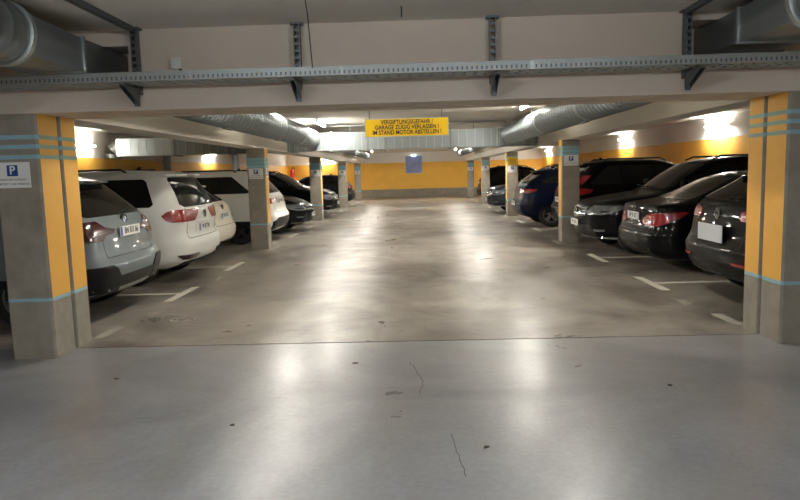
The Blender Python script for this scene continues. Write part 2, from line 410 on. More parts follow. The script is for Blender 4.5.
for sx, lab in ((-2.25, 'steel ceiling rail running to the left tray strut'), (2.18, 'steel ceiling rail running to the right tray strut')):
    tag(MB().box(sx-.022, sx+.022, 1.5, 5.46, ZC-.04, ZC).build('ceiling_rail', M['strut']), lab, 'rail')
r = empty('junction_box', (-1.93, 5.57, 2.42)); tag(r, 'small light plastic junction box on the crossbeam above the tray, left', 'junction box')
MB().box(-.045, .045, -.045, 0, 0, .09).build('box_body', M['conduit'], r, bevel=.006)
MB().tube([(.03, -.02, -.02), (.03, -.02, .0)], .012, 10).build('cable_gland', M['cable'], r)
tag(MB().tube([(-.70, 4.5, ZC), (-.73, 4.75, 2.735), (-.75, 4.98, 2.68), (-.757, 5.1, 2.5), (-.76, 5.185, 2.34)], .004, 6).build('cable', M['cable']), 'thin black cable hanging from ceiling to the tray, left of centre', 'cable')
tag(MB().tube([(-.07, 5.1, ZC), (-.07, 5.1, 2.67)], .006, 6).build('cable', M['cable']), 'short black cable end hanging from the ceiling at top centre', 'cable')

# ------------------------------------------------------------------ conduits
tag(MB().tube([(-2.4, 12.4, ZC-.015), (-.95, 12.4, ZC-.015), (-.95, 9.4, ZC-.015)], .014, 8).build('conduit', M['conduit']), 'white conduit across the aisle ceiling from the left lamp towards the warning sign', 'conduit')
tag(MB().tube([(2.35, 12.5, ZC-.015), (3.04, 12.5, ZC-.015)], .014, 8).build('conduit', M['conduit']), 'white conduit on the ceiling from the right lamp to the right beam', 'conduit')
tag(MB().tube([(2.25, 2.5, ZC-.02), (2.2, 5.1, ZC-.02)], .012, 8).build('conduit', M['conduit']), 'white conduit on the ceiling above the upper right duct', 'conduit')

# ------------------------------------------------------------------ lamps
TUBES = []
def lamp(x, y, z, L, along, label, cool=False, e=60, mount='ceiling', group='fluorescent lamps', r0=.019):
    root = empty('fluorescent_lamp', (x, y, z), 0 if along == 'y' else PI/2); tag(root, label, 'lamp', group)
    if mount == 'ceiling': MB().box(-.03, .03, -L/2-.04, L/2+.04, .03, .065).build('housing', M['lamp_house'], root); MB().box(-.012, .012, -L/2+.1, -L/2+.12, .065, ZC-z).box(-.012, .012, L/2-.12, L/2-.1, .065, ZC-z).build('hanger', M['lamp_house'], root)
    else:
        s = 1 if mount == 'right' else -1
        MB().box(min(s*.03, s*.08), max(s*.03, s*.08), -L/2-.04, L/2+.04, -.03, .03).build('housing', M['lamp_house'], root)
    key = ('c' if cool else 'w')+str(e)
    if key not in M:
        M[key] = mat('lamp_tube_'+key, (.90, .95, 1, 1) if cool else (1, .945, .85, 1), .5, emit=e)
    MB().tube([(0, -L/2, 0), (0, L/2, 0)], r0, 12).build('tube', M[key], root, smooth=True)
    for q in (-1, 1): MB().box(-.022, .022, q*(L/2+.02)-.02, q*(L/2+.02)+.02, -.022, .035).build('end_cap', M['lamp_house'], root)
A = 430; W = 330
lamp(-1.9, 7.4, ZC-.15, 1.2, 'y', 'left ceiling lamp added out of view behind the crossbeam to brighten the sign', e=A*.38)  # unseen pair of lamps, added to light the warning sign and aisle
lamp(1.9, 7.4, ZC-.15, 1.2, 'y', 'right ceiling lamp added out of view behind the crossbeam to brighten the sign', e=A*.38)
lamp(-2.40, 11.7, ZC-.05, 1.2, 'y', 'ceiling lamp above the left round duct, nearest behind the crossbeam', e=A)
lamp(2.10, 12.6, ZC-.06, 1.2, 'y', 'ceiling lamp beside the right round duct, nearest behind the crossbeam', e=A)
lamp(-2.15, 15.6, ZC-.07, 1.2, 'y', 'ceiling lamp at the left just before the rectangular duct', e=A)
for y, nm in ((21.5, 'first'), (28.5, 'second'), (35.5, 'last')):
    for x, sd in ((-2.25, 'left'), (2.2, 'right')):
        lamp(x, y, ZC-.09, 1.2, 'y', '%s ceiling lamp behind the rectangular duct on the %s of the aisle' % (nm, sd), e=A)
lamp(XL+.09, 15.7, 2.36, 1.2, 'y', 'wall lamp on the left wall nearest the camera, above the grey SUV', e=W*.25, mount='left')
lamp(XL+.09, 25.6, 2.40, 1.2, 'y', 'wall lamp on the left wall above the white SUV side window', e=W, mount='left')
lamp(XL+.09, 34, 2.40, 1.2, 'y', 'wall lamp on the left wall farthest from the camera', e=W, mount='left')
lamp(-5.75, YF-.09, 2.42, 1.2, 'x', 'wall lamp on the end wall at left between the third and fourth columns', e=W, mount='right')
lamp(XR-.09, 17.4, 2.50, 1.2, 'y', 'wall lamp on the right wall nearest the camera, a wide glare', e=W*1.7, mount='right')
lamp(XR-.09, 24.9, 2.52, 1.2, 'y', 'wall lamp on the right wall right of the second right column', e=W, mount='right')
lamp(XR-.09, 39, 2.55, 1.2, 'y', 'wall lamp on the right wall between the second and third right columns', e=W, mount='right')
# lamps of the near bay, above and behind the viewpoint
lamp(-2.2, 1.2, ZC-.24, 1.2, 'y', 'left ceiling lamp over the near bay', True, e=300)
lamp(2.2, 0.6, ZC-.24, 1.2, 'y', 'right ceiling lamp over the near bay', True, e=300)
lamp(0, -3.6, ZC-.24, 1.2, 'x', 'ceiling lamp at the rear of the near bay', True, e=220)
# small emergency lamp and blue panel on the end wall
r = empty('blue_panel', (-.05, YF-.06, 1.47)); tag(r, 'blue panel high on the middle of the yellow end wall under a small lit lamp', 'panel')
MB().box(-.49, .49, -.02, .02, 0, 1.02).build('panel_sheet', M['panel_blue'], r)
fr = MB()
for a in ((-.52, -.49, 0, 1.02), (.49, .52, 0, 1.02), (-.52, .52, -.03, 0), (-.52, .52, 1.02, 1.05)): fr.box(a[0], a[1], -.03, .03, a[2], a[3])
fr.build('frame', M['galv'], r)
r = empty('emergency_lamp', (-.05, YF-.12, 2.50)); tag(r, 'tiny lit emergency lamp over the blue panel on end wall', 'lamp')
MB().box(-.16, .16, -.05, .06, .07, .13).build('housing', M['lamp_house'], r)
MB().box(-.13, .13, -.045, .045, 0, .07).build('diffuser', mat('emergency_glow', (.75, .95, 1, 1), .4, emit=6), r)
# fire extinguisher, its sign, pipes on left wall
r = empty('fire_extinguisher', (-7.55, 41.1, 1.30)); tag(r, 'red fire extinguisher in the far left corner of the end wall', 'fire extinguisher')
b = MB(); n = 20; prof = [(0, .001), (0, .13), (.5, .13), (.56, .10), (.6, .04), (.64, .04), (.64, .001)]
vs = [(q[1]*math.cos(2*PI*k/n), q[1]*math.sin(2*PI*k/n), q[0]) for q in prof for k in range(n)]
b.add(vs, [(i*n+k, i*n+(k+1) % n, (i+1)*n+(k+1) % n, (i+1)*n+k) for i in range(6) for k in range(n)])
b.build('cylinder', M['fire_red'], r, smooth=True)
MB().box(-.03, .14, -.02, .02, .64, .70).build('handle', M['black'], r)
MB().tube([(.05, -.02, .66), (.16, -.05, .6), (.17, -.05, .3), (.14, -.05, .12)], .015, 8).build('hose', M['black'], r)
MB().box(-.05, .05, .12, .29, .2, .3).build('wall_bracket', M['black'], r)
tag(MB().box(-7.72, -7.42, YF-.012, YF, 2.14, 2.5).build('extinguisher_sign', M['sign_white']), 'small white sign above the red fire extinguisher', 'sign')
for y in (20.9, 29.0): tag(MB().tube([(XL+.14, y, 0), (XL+.14, y, ZC)], .12, 16).build('drain_pipe', M['pipe_blue'], smooth=True), 'pale blue vertical pipe on the left wall, %s' % ('above the white minivan roof' if y < 25 else 'beside the second left column'), 'pipe')

# ------------------------------------------------------------------ parking lines
def strip(mb, x0, y0, x1, y1, w):
    d = Vector((x1-x0, y1-y0, 0)); n = Vector((-d.y, d.x, 0)).normalized()*w/2
    p = [Vector((x0, y0, 0))-n, Vector((x1, y1, 0))-n, Vector((x1, y1, 0))+n, Vector((x0, y0, 0))+n]
    mb.add([(q.x, q.y, .0012) for q in p]+[(q.x, q.y, .0) for q in p], [(0, 1, 2, 3), (7, 6, 5, 4), (0, 4, 5, 1), (1, 5, 6, 2), (2, 6, 7, 3), (3, 7, 4, 0)])
for sg, side in ((-1, 'left'), (1, 'right')):
    xs_ = 3.13 if sg < 0 else 3.06
    names = {8.68: 'between the two nearest parked cars', 11.27: 'between the second and third parked cars'}
    for base in (0, 8.2, 16.4, 24.6):
        for y in (8.68, 11.27):
            Y = y+base
            mb = MB(); strip(mb, sg*xs_, Y-.53, sg*xs_, Y+.53, .11); strip(mb, sg*(xs_+.055), Y, sg*(XR-.3 if sg > 0 else -XL-.3), Y, .085)
            bay = ('first', 'second', 'third', 'fourth')[int(base/8.2+.5)]
            tag(mb.build('parking_line', M['line']), 'white T-shaped floor line on the %s, %s car of the %s bay' % (side, 'after the first' if y < 9 else 'after the second', bay), 'floor marking', 'parking lines')
    mb = MB(); strip(mb, sg*xs_, 6.28, sg*xs_, 6.78, .11)
    tag(mb.build('parking_line', M['line_worn']), 'short worn floor line just behind the nearest %s column' % side, 'floor marking', 'parking lines')
    for base in (8.2, 16.4, 24.6):
        Y = 5.8+base
        mb = MB(); strip(mb, sg*(xs_-.12), Y-.55, sg*(xs_-.12), Y+.35, .10)
        tag(mb.build('parking_line', M['line_worn']), 'worn floor line at the foot of the %s column of the %s row' % (('second', 'third', 'fourth')[int(base/8.2-.5)], side), 'floor marking', 'parking lines')
    for Y in (7.45, 9.95):
        mb = MB()
        for k in range(9):
            cx = sg*(2.98+random.uniform(-.05, .05)); cy = Y+k*.045-.2; w = random.uniform(.012, .03)
            mb.box(cx-w*2, cx+w*2, cy-w*.6, cy+w*.6, 0, .001)
        tag(mb.build('bay_marking', M['line_worn']), 'worn remains of a painted bay number at the %s, %s bay' % (side, 'nearest' if Y < 8 else 'second'), 'floor marking')
for k, (px, py, lab) in enumerate(((-.52, 5.25, 'small dead leaf on the floor just before the joint, left of centre'), (-1.17, 3.95, 'brown leaf scrap on the near floor at left'), (-2.35, 4.95, 'dark scrap on the floor near the left column foot'), (.36, 3.55, 'tiny dark scrap on near floor right of centre'), (1.75, 4.55, 'dark leaf scrap on the near floor at right'), (-1.75, 6.7, 'dark scrap on the floor behind the joint at left'))):
    b = MB(); n = 7; pts = [(math.cos(2*PI*i/n)*random.uniform(.012, .028), math.sin(2*PI*i/n)*random.uniform(.008, .02)) for i in range(n)]
    b.prism(pts, 0, .004, 'z'); o = b.build('leaf_scrap', M['scrap']); o.location = (px, py, .0); o.rotation_euler = (0, 0, k*1.3)
    tag(o, lab, 'leaf', 'scraps on the floor')
def crack(pts, lab):
    b = MB(); q = []
    for i in range(len(pts)-1):
        for t in range(6):
            u = t/6; q.append((pts[i][0]*(1-u)+pts[i+1][0]*u+random.uniform(-.008, .008), pts[i][1]*(1-u)+pts[i+1][1]*u))
    q.append(pts[-1])
    for i in range(len(q)-1): strip(b, q[i][0], q[i][1], q[i+1][0], q[i+1][1], .003)
    tag(b.build('floor_crack', M['joint']), lab, 'crack')
crack([(-.08, 5.25), (-.02, 5.0), (.02, 4.75), (-.0, 4.45)], 'thin dark crack in the near floor at the centre')
crack([(.18, 3.75), (.2, 3.45), (.22, 3.2)], 'short thin crack in the near floor below the central crack')

# ------------------------------------------------------------------ cars
def pchip(xs, ys):
    n = len(xs); h = [xs[i+1]-xs[i] for i in range(n-1)]; d = [(ys[i+1]-ys[i])/h[i] for i in range(n-1)]
    m = [0]*n; m[0] = d[0]; m[-1] = d[-1]
    for i in range(1, n-1):
        if d[i-1]*d[i] <= 0: m[i] = 0
        else:
            w1 = 2*h[i]+h[i-1]; w2 = h[i]+2*h[i-1]; m[i] = (w1+w2)/(w1/d[i-1]+w2/d[i])
    def f(x):
        if x <= xs[0]: return ys[0]
        if x >= xs[-1]: return ys[-1]
        for i in range(n-1):
            if x <= xs[i+1]: break
        t = (x-xs[i])/h[i]
        return (1+2*t)*(1-t)**2*ys[i]+t*(1-t)**2*h[i]*m[i]+t*t*(3-2*t)*ys[i+1]+t*t*(t-1)*h[i]*m[i+1]
    return f
class Shape:
    # rows: z, xr, xf, w, axr, ayr, axf, ayf
    def __init__(s, rows, bow_r=.05, bow_f=.10):
        zs = [r[0] for r in rows]; s.z0, s.z1 = zs[0], zs[-1]
        s.fn = [pchip(zs, [r[k] for r in rows]) for k in range(1, 8)]; s.br, s.bf = bow_r, bow_f
        s.L = max(r[2] for r in rows); s.zs = zs
    def par(s, z): return [f(z) for f in s.fn]
    def P(s, t, z):
        sg = 1
        if t < 0: t = -t; sg = -1
        if t > 5: t = 10-t; sg = -1
        xr, xf, w, ax, ay, bx, by = s.par(z)
        if t <= 1: x = xr+s.br*t*t; y = (w-ay)*t
        elif t <= 2:
            th = (t-1)*PI/2; x = xr+s.br+ax*(1-math.cos(th)); y = w-ay+ay*math.sin(th)
        elif t <= 3:
            a = xr+s.br+ax; b = xf-s.bf-bx; x = a+(b-a)*(t-2); y = w
        elif t <= 4:
            th = (4-t)*PI/2; x = xf-s.bf-bx*(1-math.cos(th)); y = w-by+by*math.sin(th)
        else:
            u = 5-t; x = xf-s.bf*u*u; y = (w-by)*u
        return Vector((x, sg*y, z))
    def T(s, spec, z):
        k, v = spec
        xr, xf, w, ax, ay, bx, by = s.par(z)
        if k == 't': return v
        if k == 'r':
            a = abs(v); sg = 1 if v >= 0 else -1
            if a <= w-ay: return sg*a/(w-ay)
            return sg*(1+math.asin(min(1, (a-(w-ay))/ay))/(PI/2))
        if k == 'f':
            a = abs(v)
            if a <= w-by: t = 5-a/(w-by)
            else: t = 4-math.asin(min(1, (a-(w-by))/by))/(PI/2)
            return t if v >= 0 else 10-t
        a = xr+s.br+ax; b = xf-s.bf-bx
        if v < a: return 1+math.acos(max(-1, min(1, 1-(v-xr-s.br)/ax)))/(PI/2) if v > xr+s.br else 1
        if v > b: return 4-math.acos(max(-1, min(1, 1-(xf-s.bf-v)/bx)))/(PI/2) if v < xf-s.bf else 4
        return 2+(v-a)/(b-a)
    def N(s, t, z):
        e = 1e-3
        z = max(s.z0+2*e, min(s.z1-2*e, z))
        a = s.P(t+e, z)-s.P(t-e, z); b = s.P(t, z+e)-s.P(t, z-e)
        n = a.cross(b).normalized(); c = s.P(t, z)-Vector((s.L/2, 0, .7))
        return n if n.dot(c) > 0 else -n

def patch(sh, name, m, rows, parent, off=.005, mirror=False, nz=4, nt=10, depth=.012):
    # rows: (z, specL, specR)
    R = []
    for i in range(len(rows)-1):
        z0, a0, b0 = rows[i]; z1, a1, b1 = rows[i+1]
        for k in range(nz):
            u = k/nz; z = z0+(z1-z0)*u
            def itp(p, q):
                if p[0] == q[0]: return sh.T((p[0], p[1]+(q[1]-p[1])*u), z)
                return sh.T(p, z0)*(1-u)+sh.T(q, z1)*u
            R.append((z, itp(a0, a1), itp(b0, b1)))
    z, a, b = rows[-1]; R.append((z, sh.T(a, z), sh.T(b, z)))
    mb = MB(); g = []; gi = []
    my = -1 if mirror else 1
    for z, tl, tr in R:
        for k in range(nt+1):
            t = tl+(tr-tl)*k/nt; p = sh.P(t, z); n = sh.N(t, z)
            q = p+n*off; r = p-n*depth
            g.append((q.x, my*q.y, q.z)); gi.append((r.x, my*r.y, r.z))
    w = nt+1; h = len(R); K = len(g); fs = []
    for i in range(h-1):
        for k in range(nt): fs.append((i*w+k, i*w+k+1, (i+1)*w+k+1, (i+1)*w+k))
    ring = [k for k in range(w)]+[i*w+nt for i in range(1, h)]+[(h-1)*w+k for k in range(nt-1, -1, -1)]+[i*w for i in range(h-2, 0, -1)]
    for i in range(len(ring)):
        a, b = ring[i], ring[(i+1) % len(ring)]; fs.append((a, b, b+K, a+K))
    mb.add(g+gi, fs)
    return mb.build(name, m, parent, smooth=True, ang=40)

def wheel(root, x, y, r, rimr, rimmat, sg):
    w = empty_part('wheel', root, (x, y, r))
    wd = .21
    prof = [(-wd/2, rimr), (-wd/2, r-.03), (-wd/2+.025, r-.004), (-.05, r), (.05, r), (wd/2-.025, r-.004), (wd/2, r-.03), (wd/2, rimr)]
    MBq = MB(); n = 32
    vs = [(q[1]*math.cos(2*PI*k/n), q[0], q[1]*math.sin(2*PI*k/n)) for q in prof for k in range(n)]
    fs = [(i*n+k, i*n+(k+1) % n, ((i+1) % 8)*n+(k+1) % n, ((i+1) % 8)*n+k) for i in range(8) for k in range(n)]
    MBq.add(vs, fs); MBq.build('tyre', M['rubber'], w, smooth=True)
    rm = MB(); yo = sg*(wd/2-.02)
    ro = []
    for rr, yy in ((rimr+.002, yo+sg*.018), (rimr-.018, yo+sg*.018), (rimr-.03, yo-sg*.06)):
        ro.append([(rr*math.cos(2*PI*k/n), yy, rr*math.sin(2*PI*k/n)) for k in range(n)])
    rm.add([v for q in ro for v in q], [(i*n+k, i*n+(k+1) % n, (i+1)*n+(k+1) % n, (i+1)*n+k) for i in range(2) for k in range(n)])
    for s in range(5):
        a = 2*PI*s/5+.3
        for da in (-.16, .16):
            p = [(.03, -.03), (rimr-.01, -.02), (rimr-.01, .02), (.03, .03)]
            vs = []
            for yy in (yo, yo-sg*.03):
                for u, v in p:
                    aa = a+da*.9; vs.append((u*math.cos(aa)-v*math.sin(aa), yy+(sg*.008 if u < .1 else 0), u*math.sin(aa)+v*math.cos(aa)))
            rm.add(vs, [(0, 1, 2, 3), (7, 6, 5, 4), (0, 4, 5, 1), (1, 5, 6, 2), (2, 6, 7, 3), (3, 7, 4, 0)])
    rm.build('rim', rimmat, w)
    vs = [(rimr*.97*math.cos(2*PI*k/n), yo-sg*.07, rimr*.97*math.sin(2*PI*k/n)) for k in range(n)]+[(rimr*.97*math.cos(2*PI*k/n), yo-sg*.09, rimr*.97*math.sin(2*PI*k/n)) for k in range(n)]
    MB().add(vs, [tuple(range(n)), tuple(range(2*n-1, n-1, -1))]+[(k, (k+1) % n, n+(k+1) % n, n+k) for k in range(n)]).build('brake_disc', M['dark'], w)
def empty_part(name, parent, loc):
    o = bpy.data.objects.new(name, None); C.objects.link(o); o.parent = parent; o.location = loc; return o

def body(sh, root, m, wx, R, r):
    zs = []
    for i in range(len(sh.zs)-1):
        a, b = sh.zs[i], sh.zs[i+1]; k = max(2, int((b-a)/.035)); zs += [a+(b-a)*q/k for q in range(k)]
    zs.append(sh.z1)
    ts = [k/6 for k in range(6)]+[1+k/10 for k in range(10)]+[2+k/40 for k in range(40)]+[3+k/10 for k in range(10)]+[4+k/6 for k in range(7)]
    full = ts+[10-t for t in ts[-2:0:-1]]
    n = len(full); v = [sh.P(t, z) for z in zs for t in full]; fs = []
    for i in range(len(zs)-1):
        for k in range(n): fs.append((i*n+k, i*n+(k+1) % n, (i+1)*n+(k+1) % n, (i+1)*n+k))
    fs.append(tuple(range(n-1, -1, -1)))
    # crowned roof cap
    top = (len(zs)-1)*n; base = len(v); c = sum((v[top+k] for k in range(n)), Vector())/n
    lay = [top+k for k in range(n)]
    for q, dz in ((.75, .010), (.45, .018), (.15, .021)):
        nl = []
        for k in range(n):
            p = v[top+k]; v.append(Vector((c.x+(p.x-c.x)*q, p.y*q, sh.z1+dz))); nl.append(len(v)-1)
        for k in range(n): fs.append((lay[k], lay[(k+1) % n], nl[(k+1) % n], nl[k]))
        lay = nl
    fs.append(tuple(lay))
    mb = MB(); mb.add(v, fs); o = mb.build('body', m, root)
    wmax = max(r_ for r_ in (sh.par(z)[2] for z in zs))
    cut = MB(); N_ = 36
    for x in wx:
        for s in (-1, 1):
            ya, yb = s*(wmax-.34), s*(wmax+.2)
            vs = [(x+R*math.cos(2*PI*k/N_), y, r+R*math.sin(2*PI*k/N_)) for y in (min(ya, yb), max(ya, yb)) for k in range(N_)]
            cut.add(vs, [tuple(range(N_-1, -1, -1)), tuple(range(N_, 2*N_))]+[(k, (k+1) % N_, N_+(k+1) % N_, N_+k) for k in range(N_)])
    co = cut.build('cutter', M['dark'])
    md = o.modifiers.new('b', 'BOOLEAN'); md.object = co; md.operation = 'DIFFERENCE'; md.solver = 'EXACT'
    bpy.context.view_layer.update()
    me = bpy.data.meshes.new_from_object(o.evaluated_get(bpy.context.evaluated_depsgraph_get()))
    o.modifiers.clear(); o.data = me; bpy.data.objects.remove(co)
    me.materials.clear(); me.materials.append(m); me.materials.append(M['dark'])
    for p in me.polygons:
        p.use_smooth = True; p.material_index = 0
        if len(p.vertices) > 60 and p.center.z < sh.z0+.02: p.material_index = 1
        for x in wx:
            d = math.hypot(p.center.x-x, p.center.z-r)
            if d < R+.003 and abs(p.center.y) < wmax-.004 and abs(p.center.y) > wmax-.35:
                vd = [math.hypot(me.vertices[i].co.x-x, me.vertices[i].co.z-r) for i in p.vertices]
                if max(vd) < R+.002: p.material_index = 1
    me.set_sharp_from_angle(angle=math.radians(38))
    return o

def plate(root, x, z, txt, face=-1, tilt=0, m=None, w=.52, blank=False, y=0, h=.11):
    o = empty_part('number_plate', root, (x, y, z)); o.rotation_euler = (0, 0, -PI/2 if face < 0 else PI/2)
    # local: width along x, facing -y
    p = MB().box(-w/2, w/2, -.008, .004, -h/2, h/2).build('plate_blank', m or M['plate'], o, bevel=.002)
    if not blank:
        MB().box(-w/2+.004, -w/2+.045, -.0095, -.008, -h/2+.004, h/2-.004).build('blue_band', M['plate_blue'], o)
        text('characters', txt, .10, M['ink'], o, (.022, -.009, 0), (PI/2, 0, 0), sx=.86, bold=.002)
    return o
def badge(root, x, z, r, style, face=-1):
    o = empty_part('badge', root, (x, 0, z)); o.rotation_euler = (0, 0, -PI/2 if face < 0 else PI/2)
    n = 28; b = MB()
    def annulus(r0, r1, y0, y1, m):
        vs = [(rr*math.cos(2*PI*k/n), y, rr*math.sin(2*PI*k/n)) for rr, y in ((r0, y0), (r0, y1), (r1, y1), (r1, y0)) for k in range(n)]
        b.add(vs, [(i*n+k, i*n+(k+1) % n, ((i+1) % 4)*n+(k+1) % n, ((i+1) % 4)*n+k) for i in range(4) for k in range(n)], m)
    def disc(rr, y, m): b.add([(rr*math.cos(2*PI*k/n), yy, rr*math.sin(2*PI*k/n)) for yy in (y, .02) for k in range(n)], [tuple(range(n)), tuple(range(2*n-1, n-1, -1))]+[(k, (k+1) % n, n+(k+1) % n, n+k) for k in range(n)], m)
    def bar(x0, z0, x1, z1, w=.007):
        d = Vector((x1-x0, 0, z1-z0)); q = Vector((-d.z, 0, d.x)).normalized()*w/2
        ps = [Vector((x0, 0, z0))-q, Vector((x1, 0, z1))-q, Vector((x1, 0, z1))+q, Vector((x0, 0, z0))+q]
        b.add([(p.x, y, p.z) for y in (-.010, -.004) for p in ps], [(0, 1, 2, 3), (7, 6, 5, 4), (0, 4, 5, 1), (1, 5, 6, 2), (2, 6, 7, 3), (3, 7, 4, 0)], M['chrome'])
    if style == 'vw':
        disc(r*.9, -.003, M['black']); annulus(r*.84, r, -.010, .004, M['chrome'])
        bar(-.34*r, .78*r, 0, .12*r, .14*r); bar(.34*r, .78*r, 0, .12*r, .14*r)
        bar(-.72*r, .45*r, -.3*r, -.72*r, .14*r); bar(.72*r, .45*r, .3*r, -.72*r, .14*r); bar(-.3*r, -.72*r, 0, -.05*r, .14*r); bar(.3*r, -.72*r, 0, -.05*r, .14*r)
    elif style == 'quarters':
        disc(r, -.006, M['black']); disc(r*.62, -.009, M['plate'])
        for q in (0, 1):
            a0 = q*PI+PI/2; vs = [(0, -.0105, 0)]+[(r*.62*math.cos(a0+PI/2*k/6), -.0105, r*.62*math.sin(a0+PI/2*k/6)) for k in range(7)]
            b.add(vs, [tuple(range(8))], M['bmw_blue'])
        annulus(r*.95, r*1.03, -.011, .004, M['chrome'])
    elif style == 'rings':
        for k in (-1.5, -.5, .5, 1.5):
            vs0 = len(b.v); annulus(r*.5, r*.62, -.008, 0, M['chrome'])
            for i in range(vs0, len(b.v)): b.v[i] = (b.v[i][0]+k*r*.85, b.v[i][1], b.v[i][2])
    elif style == 'star':
        annulus(r*.88, r, -.008, 0, M['chrome'])
        for k in range(3): bar(0, 0, r*.9*math.cos(PI/2+2*PI*k/3), r*.9*math.sin(PI/2+2*PI*k/3), .1*r)
    else:
        disc(r, -.006, M['chrome'])
    b.build('emblem', None, o)
    return o

def base_rows(kind, L, W, H):
    w = W/2
    if kind == 'suv':
        return [(.24, .30, L-.30, w*.86, .2, .15, .5, .4), (.32, .10, L-.06, w*.96, .3, .2, .6, .45), (.45, .02, L-.01, w*.99, .34, .2, .62, .45), (.60, 0, L, w, .36, .2, .62, .42),
                (.66, .03, L-.01, w, .36, .2, .6, .4), (.74, .07, L-.04, w, .34, .19, .6, .38), (.90, .10, L-.16, w*.995, .34, .18, .6, .36), (1.0, .12, L-.75, w*.97, .34, .18, .4, .3), (1.07, .15, L-1.18, w*.945, .34, .18, .3, .26),
                (1.12, .19, L-1.26, w*.92, .32, .18, .3, .24), (H-.16, .52, L-1.86, w*.76, .3, .18, .3, .24), (H-.08, .62, L-2.05, w*.72, .3, .2, .3, .26), (H-.035, .74, L-2.25, w*.66, .3, .2, .3, .26), (H-.012, .9, L-2.42, w*.56, .3, .2, .3, .26)]
    if kind == 'mpv':
        return [(.24, .28, L-.30, w*.88, .2, .15, .5, .4), (.32, .10, L-.06, w*.97, .34, .24, .6, .45), (.45, .01, L-.01, w*.99, .40, .24, .62, .45), (.58, 0, L, w, .42, .24, .62, .42),
                (.66, .05, L-.01, w, .42, .22, .6, .4), (.74, .085, L-.05, w, .40, .21, .6, .38), (.90, .07, L-.2, w*.995, .38, .2, .6, .36), (1.0, .075, L-.65, w*.98, .36, .2, .4, .3), (1.07, .085, L-.98, w*.965, .36, .2, .3, .26),
                (1.12, .10, L-1.06, w*.945, .34, .2, .3, .24), (H-.16, .30, L-1.75, w*.81, .3, .2, .3, .24), (H-.08, .37, L-1.95, w*.77, .3, .2, .3, .26), (H-.035, .48, L-2.15, w*.70, .3, .2, .3, .26), (H-.012, .68, L-2.32, w*.6, .3, .2, .3, .26)]
    if kind == 'hatch':
        return [(.20, .28, L-.30, w*.86, .2, .15, .5, .4), (.28, .10, L-.06, w*.96, .3, .22, .6, .45), (.42, .01, L-.01, w*.99, .36, .22, .62, .45), (.55, 0, L, w, .38, .22, .62, .42),
                (.64, .04, L-.02, w, .38, .21, .6, .4), (.72, .07, L-.08, w, .36, .2, .6, .38), (.84, .09, L-.28, w*.99, .36, .19, .6, .36), (.94, .12, L-.78, w*.97, .34, .18, .4, .3), (1.0, .16, L-1.1, w*.94, .34, .18, .3, .26),
                (1.04, .20, L-1.18, w*.92, .32, .18, .3, .24), (H-.14, .56, L-1.8, w*.75, .3, .18, .3, .24), (H-.07, .66, L-2.0, w*.71, .3, .2, .3, .26), (H-.03, .80, L-2.2, w*.64, .3, .2, .3, .26), (H-.012, .95, L-2.35, w*.55, .3, .2, .3, .26)]
    # sedan
    return [(.20, .28, L-.30, w*.86, .2, .15, .5, .4), (.28, .10, L-.06, w*.96, .34, .26, .6, .45), (.42, .01, L-.01, w*.99, .42, .28, .62, .45), (.54, 0, L, w, .46, .28, .62, .42),
            (.62, .04, L-.02, w, .46, .27, .6, .4), (.70, .07, L-.10, w, .46, .26, .6, .38), (.82, .09, L-.35, w*.985, .44, .24, .6, .36), (.92, .10, L-.9, w*.955, .42, .22, .4, .3), (.965, .13, L-1.15, w*.93, .42, .22, .3, .26),
            (1.0, .42, L-1.25, w*.90, .4, .22, .3, .24), (1.06, .68, L-1.38, w*.86, .4, .2, .3, .24), (H-.14, 1.22, L-1.95, w*.73, .3, .18, .3, .24), (H-.07, 1.42, L-2.12, w*.68, .3, .2, .3, .26), (H-.03, 1.62, L-2.28, w*.61, .3, .2, .3, .26), (H-.012, 1.8, L-2.4, w*.53, .3, .2, .3, .26)]

